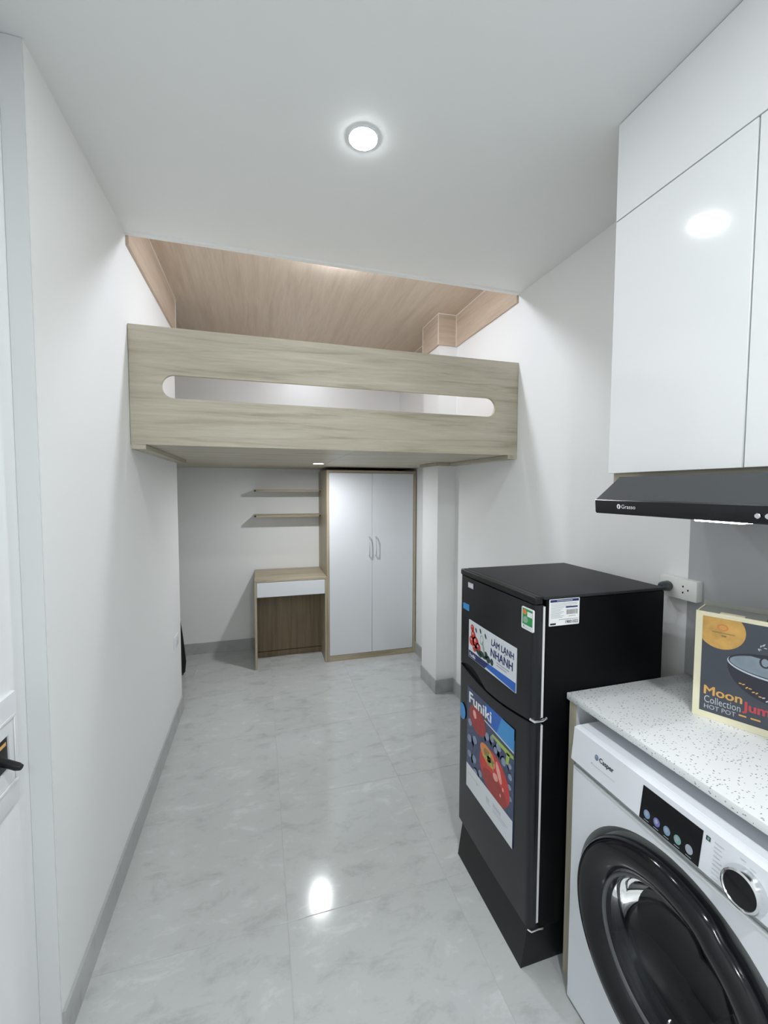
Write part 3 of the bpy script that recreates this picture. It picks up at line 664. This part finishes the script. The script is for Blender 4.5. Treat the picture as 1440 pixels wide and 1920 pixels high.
# front plate in YZ with a round opening
fp = MB(O_)
def front_plate(mb, y0, y1, z0, z1, cy, cz, r, xf, m, n=72):
    H = [(cy+r*math.cos(2*math.pi*k/n+0.01), cz+r*math.sin(2*math.pi*k/n+0.01)) for k in range(n)]
    def per(p):
        dx, dz = p[0]-cy, p[1]-cz; c = []
        if dx > 0: c.append(((y1-cy)/dx, 0))
        if dx < 0: c.append(((y0-cy)/dx, 2))
        if dz > 0: c.append(((z1-cz)/dz, 1))
        if dz < 0: c.append(((z0-cz)/dz, 3))
        k, s_ = min(c); return (cy+dx*k, cz+dz*k), s_
    cor = {(0, 1): (y1, z1), (1, 2): (y0, z1), (2, 3): (y0, z0), (3, 0): (y1, z0)}
    for i in range(n):
        A, B = H[i], H[(i+1) % n]; (pa, sa), (pb, sb) = per(A), per(B); pts = [A, pa]
        if (sa, sb) in cor: pts.append(cor[(sa, sb)])
        pts += [pb, B]; mb.add([(xf, p_[0], p_[1]) for p_ in pts], [list(range(len(pts)))], m)
front_plate(fp, WY0, WY1, 0.012, 0.712, CY, CZ, 0.264, WX, 'appliance_white')
ring(fp, rc(WX, WY0, WY1, 0.012, 0.712), rc(WX+0.0198, WY0, WY1, 0.012, 0.712), 'appliance_white')
fp.lathe((WX, CY, CZ), (1, 0, 0), [(0.264, 0), (0.256, 0.012), (0.250, 0.022), (0.195, 0.024)], 'groove_grey', 72)
fp.build('front_panel', wm)
MB(O_).box(WX+0.006, WX+0.0198, WY0+0.001, WY1-0.001, 0.7125, 0.7295, 'groove_grey').build('groove', wm, label='grey recessed groove under the control panel')
MB(O_).box(WX-0.002, WX+0.005, WY0+0.001, WY1-0.001, 0.7065, 0.7135, 'white_gloss', 0.0025).build('ledge', wm)
# control panel leaning out at its lower edge
cpn = MB(O_)
xb_, xt_ = WX-0.009, WX-0.001; z0_, z1_ = 0.730, 0.8265
cpn.prism([(xb_, z0_+0.003), (xb_+0.003, z0_), (WX+0.0198, z0_), (WX+0.0198, z1_), (xt_+0.010, z1_), (xt_+0.001, z1_-0.003)], WY0, WY1, 'Y', 'appliance_white')
cpo = cpn.build('control_panel', wm)
MB(O_).box(WX+0.0200, 1.868, WY0, WY1, 0.8222, 0.8268, 'appliance_white', 0.001, 1).build('lid', wm)
PU, PV = Vector((0, -1, 0)), Vector((xt_+0.001-xb_, 0, z1_-0.003-z0_-0.003)).normalized()
def PP(): return Print(O_, (xb_-0.0002, 0.955, z0_+0.003), PU, PV)
p = PP(); p.slab([(0.221, 0.001), (0.359, 0.001), (0.361, 0.078), (0.223, 0.078)], -0.001, 0.0006, 'black_gloss'); p.build('display', cpo, label='black touch display')
for k, (u, m) in enumerate(((0.2395, 'icon_blue'), (0.264, 'icon_violet'), (0.2885, 'icon_blue'), (0.3128, 'icon_teal'), (0.338, 'icon_grey'))):
    p = PP(); p.ell(u, 0.020, 0.0080, 0.0095, 0.0008, m, k=20); p.ell(u-0.001, 0.021, 0.004, 0.005, 0.0009, 'icon_grey', k=12); p.rect(u-0.006, 0.005, u+0.006, 0.0065, 0.0009, 'icon_grey'); p.build('touch_button', cpo)
p = PP(); p.text('Casper', 0.0935, 0.0455, 0.139, 0.0615, 0.0004, 'print_black', 0.02); p.ell(0.084, 0.055, 0.0062, 0.0075, 0.0003, 'logo_blue', k=20)
p.ell(0.084, 0.0555, 0.0040, 0.0045, 0.0004, 'icon_grey', 0.4, k=14); p.ell(0.0845, 0.0545, 0.0028, 0.0014, 0.0005, 'logo_blue', 0.5, k=14)
p.rect(0.069, 0.0305, 0.146, 0.0312, 0.0003, 'print_grey'); p.ell(0.070, 0.0325, 0.0012, 0.0022, 0.0003, 'print_orange', k=8); p.build('lettering', cpo)
p = PP(); p.rect(0.367, 0.066, 0.3755, 0.075, 0.0004, 'print_leaf_dark'); p.rect(0.3695, 0.068, 0.3735, 0.073, 0.0005, 'icon_teal')
for k in range(9):
    p.rect(0.383, 0.072-k*0.0085, 0.383+(0.018, 0.014, 0.016, 0.013, 0.017)[k % 5], 0.0735-k*0.0085, 0.0004, 'print_faint')
for u, v in ((0.428, 0.079), (0.445, 0.074), (0.49, 0.07), (0.495, 0.05), (0.495, 0.03), (0.49, 0.01)): p.rect(u, v, u+0.010, v+0.0015, 0.0004, 'print_faint')
p.build('program_marks', cpo, kind='stuff')
kb = MB(O_); Kc = Vector((xb_, 0.955, z0_+0.003))+PU*0.442+PV*0.034; Kn = PU.cross(PV)
kb.lathe(Kc, Kn, [(0.037, -0.001), (0.0365, 0.006), (0.033, 0.017), (0.0295, 0.019), (0.028, 0.0165)], 'chrome', 48)
kb.lathe(Kc, Kn, [(0.0282, 0.0165), (0.026, 0.0172), (1e-5, 0.0172)], 'black_gloss', 48); kno = kb.build('knob', cpo, label='round black program knob in a silver ring')
# door
def flat_side(t_):
    return 0.962 if False else 1.0
dm = MB(O_)
def rmod(t_):
    # handle cut-away on the viewer's side of the ring
    d = abs(((t_-math.pi+math.pi) % (2*math.pi))-math.pi)
    return 1.0-0.035*max(0.0, min(1.0, (1.15-d)/0.12))
# lathe frame: axis -X, a=(0,1,0) -> t=0 is +Y (far); viewer's side is t=pi
dm.lathe((WX, CY, CZ), (-1, 0, 0), [(0.236, -0.015), (0.247, 0.0), (0.2485, 0.012), (0.243, 0.026), (0.232, 0.035), (0.215, 0.037), (0.195, 0.031), (0.178, 0.016), (0.170, 0.004), (0.165, -0.010)], 'black_gloss', 96,
         rmod=lambda t_: 1.0-0.035*max(0.0, min(1.0, (1.15-abs(t_-math.pi))/0.10)))
dro = dm.build('door', wm, label='black glossy door ring')
gl = MB(O_); gl.lathe((WX, CY, CZ), (-1, 0, 0), [(1e-4, -0.0990), (0.05, -0.097), (0.10, -0.085), (0.135, -0.06), (0.150, -0.03), (0.160, -0.004), (0.1715, 0.006),
    (0.1700, 0.001), (0.156, -0.008), (0.146, -0.033), (0.131, -0.064), (0.097, -0.0895), (0.048, -0.1015), (1e-4, -0.1035)], 'door_glass', 72)
gl.build('door_window', dro, label='bowl-shaped glass window')
dm2 = MB(O_); dm2.lathe((WX, CY, CZ), (-1, 0, 0), [(0.1745, 0.0095), (0.171, 0.0105), (0.1665, 0.0085), (0.1655, 0.004)], 'rubber_grey', 72); dm2.build('inner_rim', dro)
gk = MB(O_); gk.lathe((WX, CY, CZ), (1, 0, 0), [(0.197, 0.024), (0.185, 0.034), (0.190, 0.05), (0.176, 0.060), (0.182, 0.075)], 'rubber_grey', 64); gk.build('gasket', wm, label='grey rubber door gasket')
dr_ = MB(O_); dr_.lathe((WX, CY, CZ), (1, 0, 0), [(0.182, 0.075), (0.225, 0.085), (0.235, 0.11), (0.235, 0.33), (0.20, 0.36), (1e-4, 0.365)], 'steel_dark', 64)
for k in range(3):
    a = 2*math.pi*k/3+0.5; cy_, cz_ = CY+0.225*math.cos(a), CZ+0.225*math.sin(a)
    dr_.tube([(WX+0.11, cy_, cz_), (WX+0.32, cy_, cz_)], 0.03, 'steel_dark', 10)
dr_.build('drum', wm, label='dark steel drum')

# ------------------------------------------------------------ backsplash, wall cabinet, hood
bs = MB((W, 0.66, 0.89)).box(W-0.0055, W-0.0003, 0.300, 1.034, TZ+0.0005, 1.513, 'backsplash_glass', 0.001, 1)
bs.build('backsplash', label='plain grey glass backsplash on the wall above the countertop', cat='backsplash')
KX, KY0, KY1, KZ0, KZ1 = 1.5323, 0.292, 1.030, 1.5444, 2.2753
kc = thing('wall_cabinet', (1.70, 0.66, 1.516), 'tall glossy white wall cabinet with handleless doors above the range hood', 'cabinet'); O_ = kc.location
cb = MB(O_)
cb.box(KX+0.019, W-0.001, KY1-0.020, KY1-0.002, 1.516, 2.549, 'oak_z'); cb.box(KX+0.019, W-0.001, KY0+0.002, KY0+0.020, 1.516, 2.549, 'oak_z')
cb.box(KX+0.019, W-0.001, KY0+0.0205, KY1-0.0205, 1.534, 1.552, 'oak_y'); cb.box(KX+0.019, W-0.001, KY0+0.0205, KY1-0.0205, 2.27, 2.288, 'oak_y')
cb.build('carcass', kc, label='oak veneer carcass')
MB(O_).box(KX, KX+0.018, KY0, KY1, KZ1+0.003, 2.5475, 'white_gloss', 0.0006, 1).build('filler_panel', kc)
MB(O_).box(KX, KX+0.018, 0.6625, KY1, KZ0, KZ1, 'white_gloss', 0.0010, 1).build('door', kc)
MB(O_).box(KX, KX+0.018, KY0, 0.6590, KZ0, KZ1, 'white_gloss', 0.0010, 1).build('door', kc)

HX = 1.410; HY0, HY1 = 0.283, 0.945
hd = thing('range_hood', (1.64, 0.61, 1.43), 'black slim range hood with a sloped top under the wall cabinet', 'range hood'); O_ = hd.location
hb = MB(O_); hb.prism([(HX+0.006, 1.4325), (HX+0.001, 1.4695), (1.490, 1.5315), (W-0.006, 1.5315), (W-0.006, 1.4325)], HY0, HY1, 'Y', 'hood_top'); hb.build('body', hd)
hl = MB(O_); hl.prism([(HX+0.0045, 1.4320), (HX+0.001, 1.436), (HX-0.0015, 1.4665), (HX+0.0005, 1.4692), (HX+0.0058, 1.4335)], HY0, HY1+0.001, 'Y', 'hood_lip'); lipo = hl.build('front_strip', hd, label='glossy black front strip')
MB(O_).box(1.478, 1.520, 0.625, 0.722, 1.4245, 1.4322, 'lamp_hood', 0.002).build('lamp', hd, label='small lit lamp under the hood')
MB(O_).box(1.53, 1.80, 0.35, 0.88, 1.428, 1.4322, 'steel_dark', 0.001, 1).build('filter', hd)
for yy in (0.550, 0.533): MB(O_).cyl((HX-0.0005, yy, 1.4475), (-1, 0, 0), 0.0052, 0.004, 'chrome', 20, 0.001).build('button', lipo, label='round silver push button')
HV = Vector((-0.0025, 0, 0.0305)).normalized()
p = Print(O_, (HX+0.0006, 0.945, 1.436), (0, -1, 0), HV)
p.ell(0.078, 0.0165, 0.0058, 0.0062, 0.0003, 'print_white', k=24); p.poly([(0.0765, 0.0115), (0.0785, 0.0115), (0.0800, 0.0185), (0.0780, 0.0200), (0.0760, 0.0180)], 0.0004, 'print_black')
p.text('Grasso', 0.0865, 0.0115, 0.128, 0.0215, 0.0003, 'print_white', 0.002)
p.build('lettering', lipo)

# ------------------------------------------------------------ surface socket with plug
so = thing('double_socket', (W, 1.04, 1.17), 'white surface-mounted double socket on the right wall behind the refrigerator', 'socket'); O_ = so.location
MB(O_).box(1.848, W-0.0058, 0.983, 1.112, 1.136, 1.204, 'cream_plastic', 0.003).build('plate', so)
for cu in (0.094,):
    for du, dv in ((-0.010, 0.010), (-0.010, -0.010), (0.007, 0.0)):
        p = Print(O_, (1.8478, 1.112, 1.136), (0, -1, 0), (0, 0, 1)); p.ell(cu+du, 0.034+dv, 0.0028, 0.0034, 0.0002, 'dark_hole', k=12); p.build('socket_hole', so)
pl = thing('power_plug', (1.8475, 1.078, 1.172), 'dark grey power plug of the refrigerator pushed into the white wall socket', 'plug'); O_ = pl.location
MB(O_).lathe((1.8475, 1.078, 1.172), (-1, 0, 0), [(1e-5, 0), (0.016, 0), (0.0175, 0.004), (0.0165, 0.016), (0.015, 0.030), (0.010, 0.036), (1e-5, 0.037)], 'plug_grey', 28).build('plug_body', pl)
MB(O_).tube([(1.812, 1.078, 1.170), (1.806, 1.090, 1.150), (1.81, 1.12, 1.08), (1.81, 1.16, 0.90), (1.81, 1.18, 0.5)], 0.0035, 'black_plastic', 8).build('cord', pl)

# ------------------------------------------------------------ cookware carton
CO = Vector((1.650, 0.835, TZ+0.0004)); CU = Vector((0.4264, -0.9045, 0)).normalized(); CV = Vector((0, 0, 1)); CN = CU.cross(CV)
cw, ch, cdp = 0.300, 0.2865, 0.088
kx = thing('cookware_carton', CO, 'cream-edged dark cardboard box printed with a pan and orange moon, standing on the countertop', 'box')
def cpt(u, v, n): return CO+CU*u+CV*v+CN*n
b = MB(CO)
def obox(mb, u0, u1, v0, v1, n0, n1, m):
    V = [cpt(u, v, n) for n in (n0, n1) for (u, v) in ((u0, v0), (u1, v0), (u1, v1), (u0, v1))]
    mb.add(V, [[0, 1, 2, 3], [7, 6, 5, 4], [0, 1, 5, 4], [1, 2, 6, 5], [2, 3, 7, 6], [3, 0, 4, 7]], m)
obox(b, 0, cw, 0, ch-0.006, -cdp, 0, 'carton_cream'); b.build('box_body', kx)
b = MB(CO); obox(b, 0, cw, ch-0.0058, ch, -0.004, 0, 'carton_cream'); obox(b, 0.001, 0.004, ch-0.0058, ch, -cdp, -0.0042, 'carton_cream'); b.build('rim', kx)
b = MB(CO); obox(b, 0.006, 0.140, ch-0.0056, ch-0.001, -cdp+0.004, -0.006, 'card_grey'); b.build('flap', kx, label='dark grey inner flap')
b = MB(CO); obox(b, 0.142, 0.296, ch-0.0056, ch-0.002, -cdp+0.004, -0.006, 'black_plastic'); b.build('flap', kx, label='black inner flap')
b = MB(CO); obox(b, 0.050, 0.100, ch-0.0008, ch+0.001, -0.020, -0.0005, 'carton_cream'); b.build('tab', kx)
b = MB(CO); obox(b, 0.0, cw, ch-0.004, ch+0.012, -cdp-0.001, -cdp+0.001, 'card_grey'); b.build('back_flap', kx)
def KP(): return Print(CO, CO, CU, CV)
p = KP(); p.rect(0.0155, 0.0180, cw-0.016, 0.2755, 0.0003, 'print_slate')
cl = (0.0155, 0.018, cw-0.016, 0.2755)
p.ell(0.054, 0.2450, 0.0505, 0.0505, 0.0005, 'print_moon', k=48, clip=cl)
p.build('artwork', kx)
p = KP()
p.ell(0.058, 0.252, 0.012, 0.009, 0.0007, 'print_orange', k=20); p.ell(0.058, 0.252, 0.008, 0.0055, 0.0008, 'print_moon', k=16); p.rect(0.053, 0.2515, 0.063, 0.2525, 0.0009, 'print_orange')
p.rect(0.036, 0.2365, 0.083, 0.2385, 0.0007, 'print_olive'); p.rect(0.056, 0.228, 0.066, 0.232, 0.0007, 'print_olive')
p.build('emblem', kx)
p = KP()
c1, c2, c3, c4 = 0.0006, 0.0007, 0.0008, 0.0009
pan = [(0.070, 0.171)]+[(0.172+0.102*math.cos(a), 0.166-0.085*math.sin(a)) for a in [math.pi*(1-k/16) for k in range(1, 16)]]+[(0.274, 0.171)]
p.poly([(min(u, 0.284), v) for u, v in pan], c1, 'print_pan')
p.ell(0.172, 0.172, 0.102, 0.032, c2, 'print_silver', k=48); p.ell(0.172, 0.1745, 0.100, 0.030, c3, 'print_pan', k=48); p.ell(0.172, 0.173, 0.097, 0.026, c4, 'print_steel', k=48)
p.ell(0.172, 0.196, 0.060, 0.004, 0.0010, 'print_pan', k=24)
for k in range(12): p.ell(0.098+k*0.0065, 0.118-k*0.0035+0.003*(k % 2), 0.0035, 0.0016, c3, 'print_silver' if k > 6 else 'print_gold', 0.4*(k % 3), k=8)
p.ell(0.143, 0.185, 0.011, 0.014, 0.0011, 'print_pan', k=20); p.ell(0.143, 0.185, 0.007, 0.010, 0.0012, 'print_steel', k=20)
for k in range(6): p.ell(0.136+0.006*math.cos(k), 0.221+0.008*math.sin(k*1.4), 0.0035, 0.0012, c1, 'print_faint', k*0.7, k=8)
p.build('pan_picture', kx)
p = KP()
p.text('Moon', 0.0250, 0.0655, 0.1030, 0.0885, 0.0007, 'print_gold', 0.022)
p.text('Jum', 0.1050, 0.0440, 0.1560, 0.0740, 0.0007, 'print_crimson', 0.022)
p.text('Collection', 0.0257, 0.0430, 0.1010, 0.0620, 0.0006, 'print_faint', -0.006)
p.text('HOT POT', 0.0262, 0.0270, 0.0920, 0.0385, 0.0006, 'print_faint', -0.004)
p.rect(0.098, 0.0335, 0.113, 0.0375, 0.0006, 'print_gold'); p.rect(0.121, 0.0335, 0.140, 0.0375, 0.0006, 'print_gold')
p.build('lettering', kx)
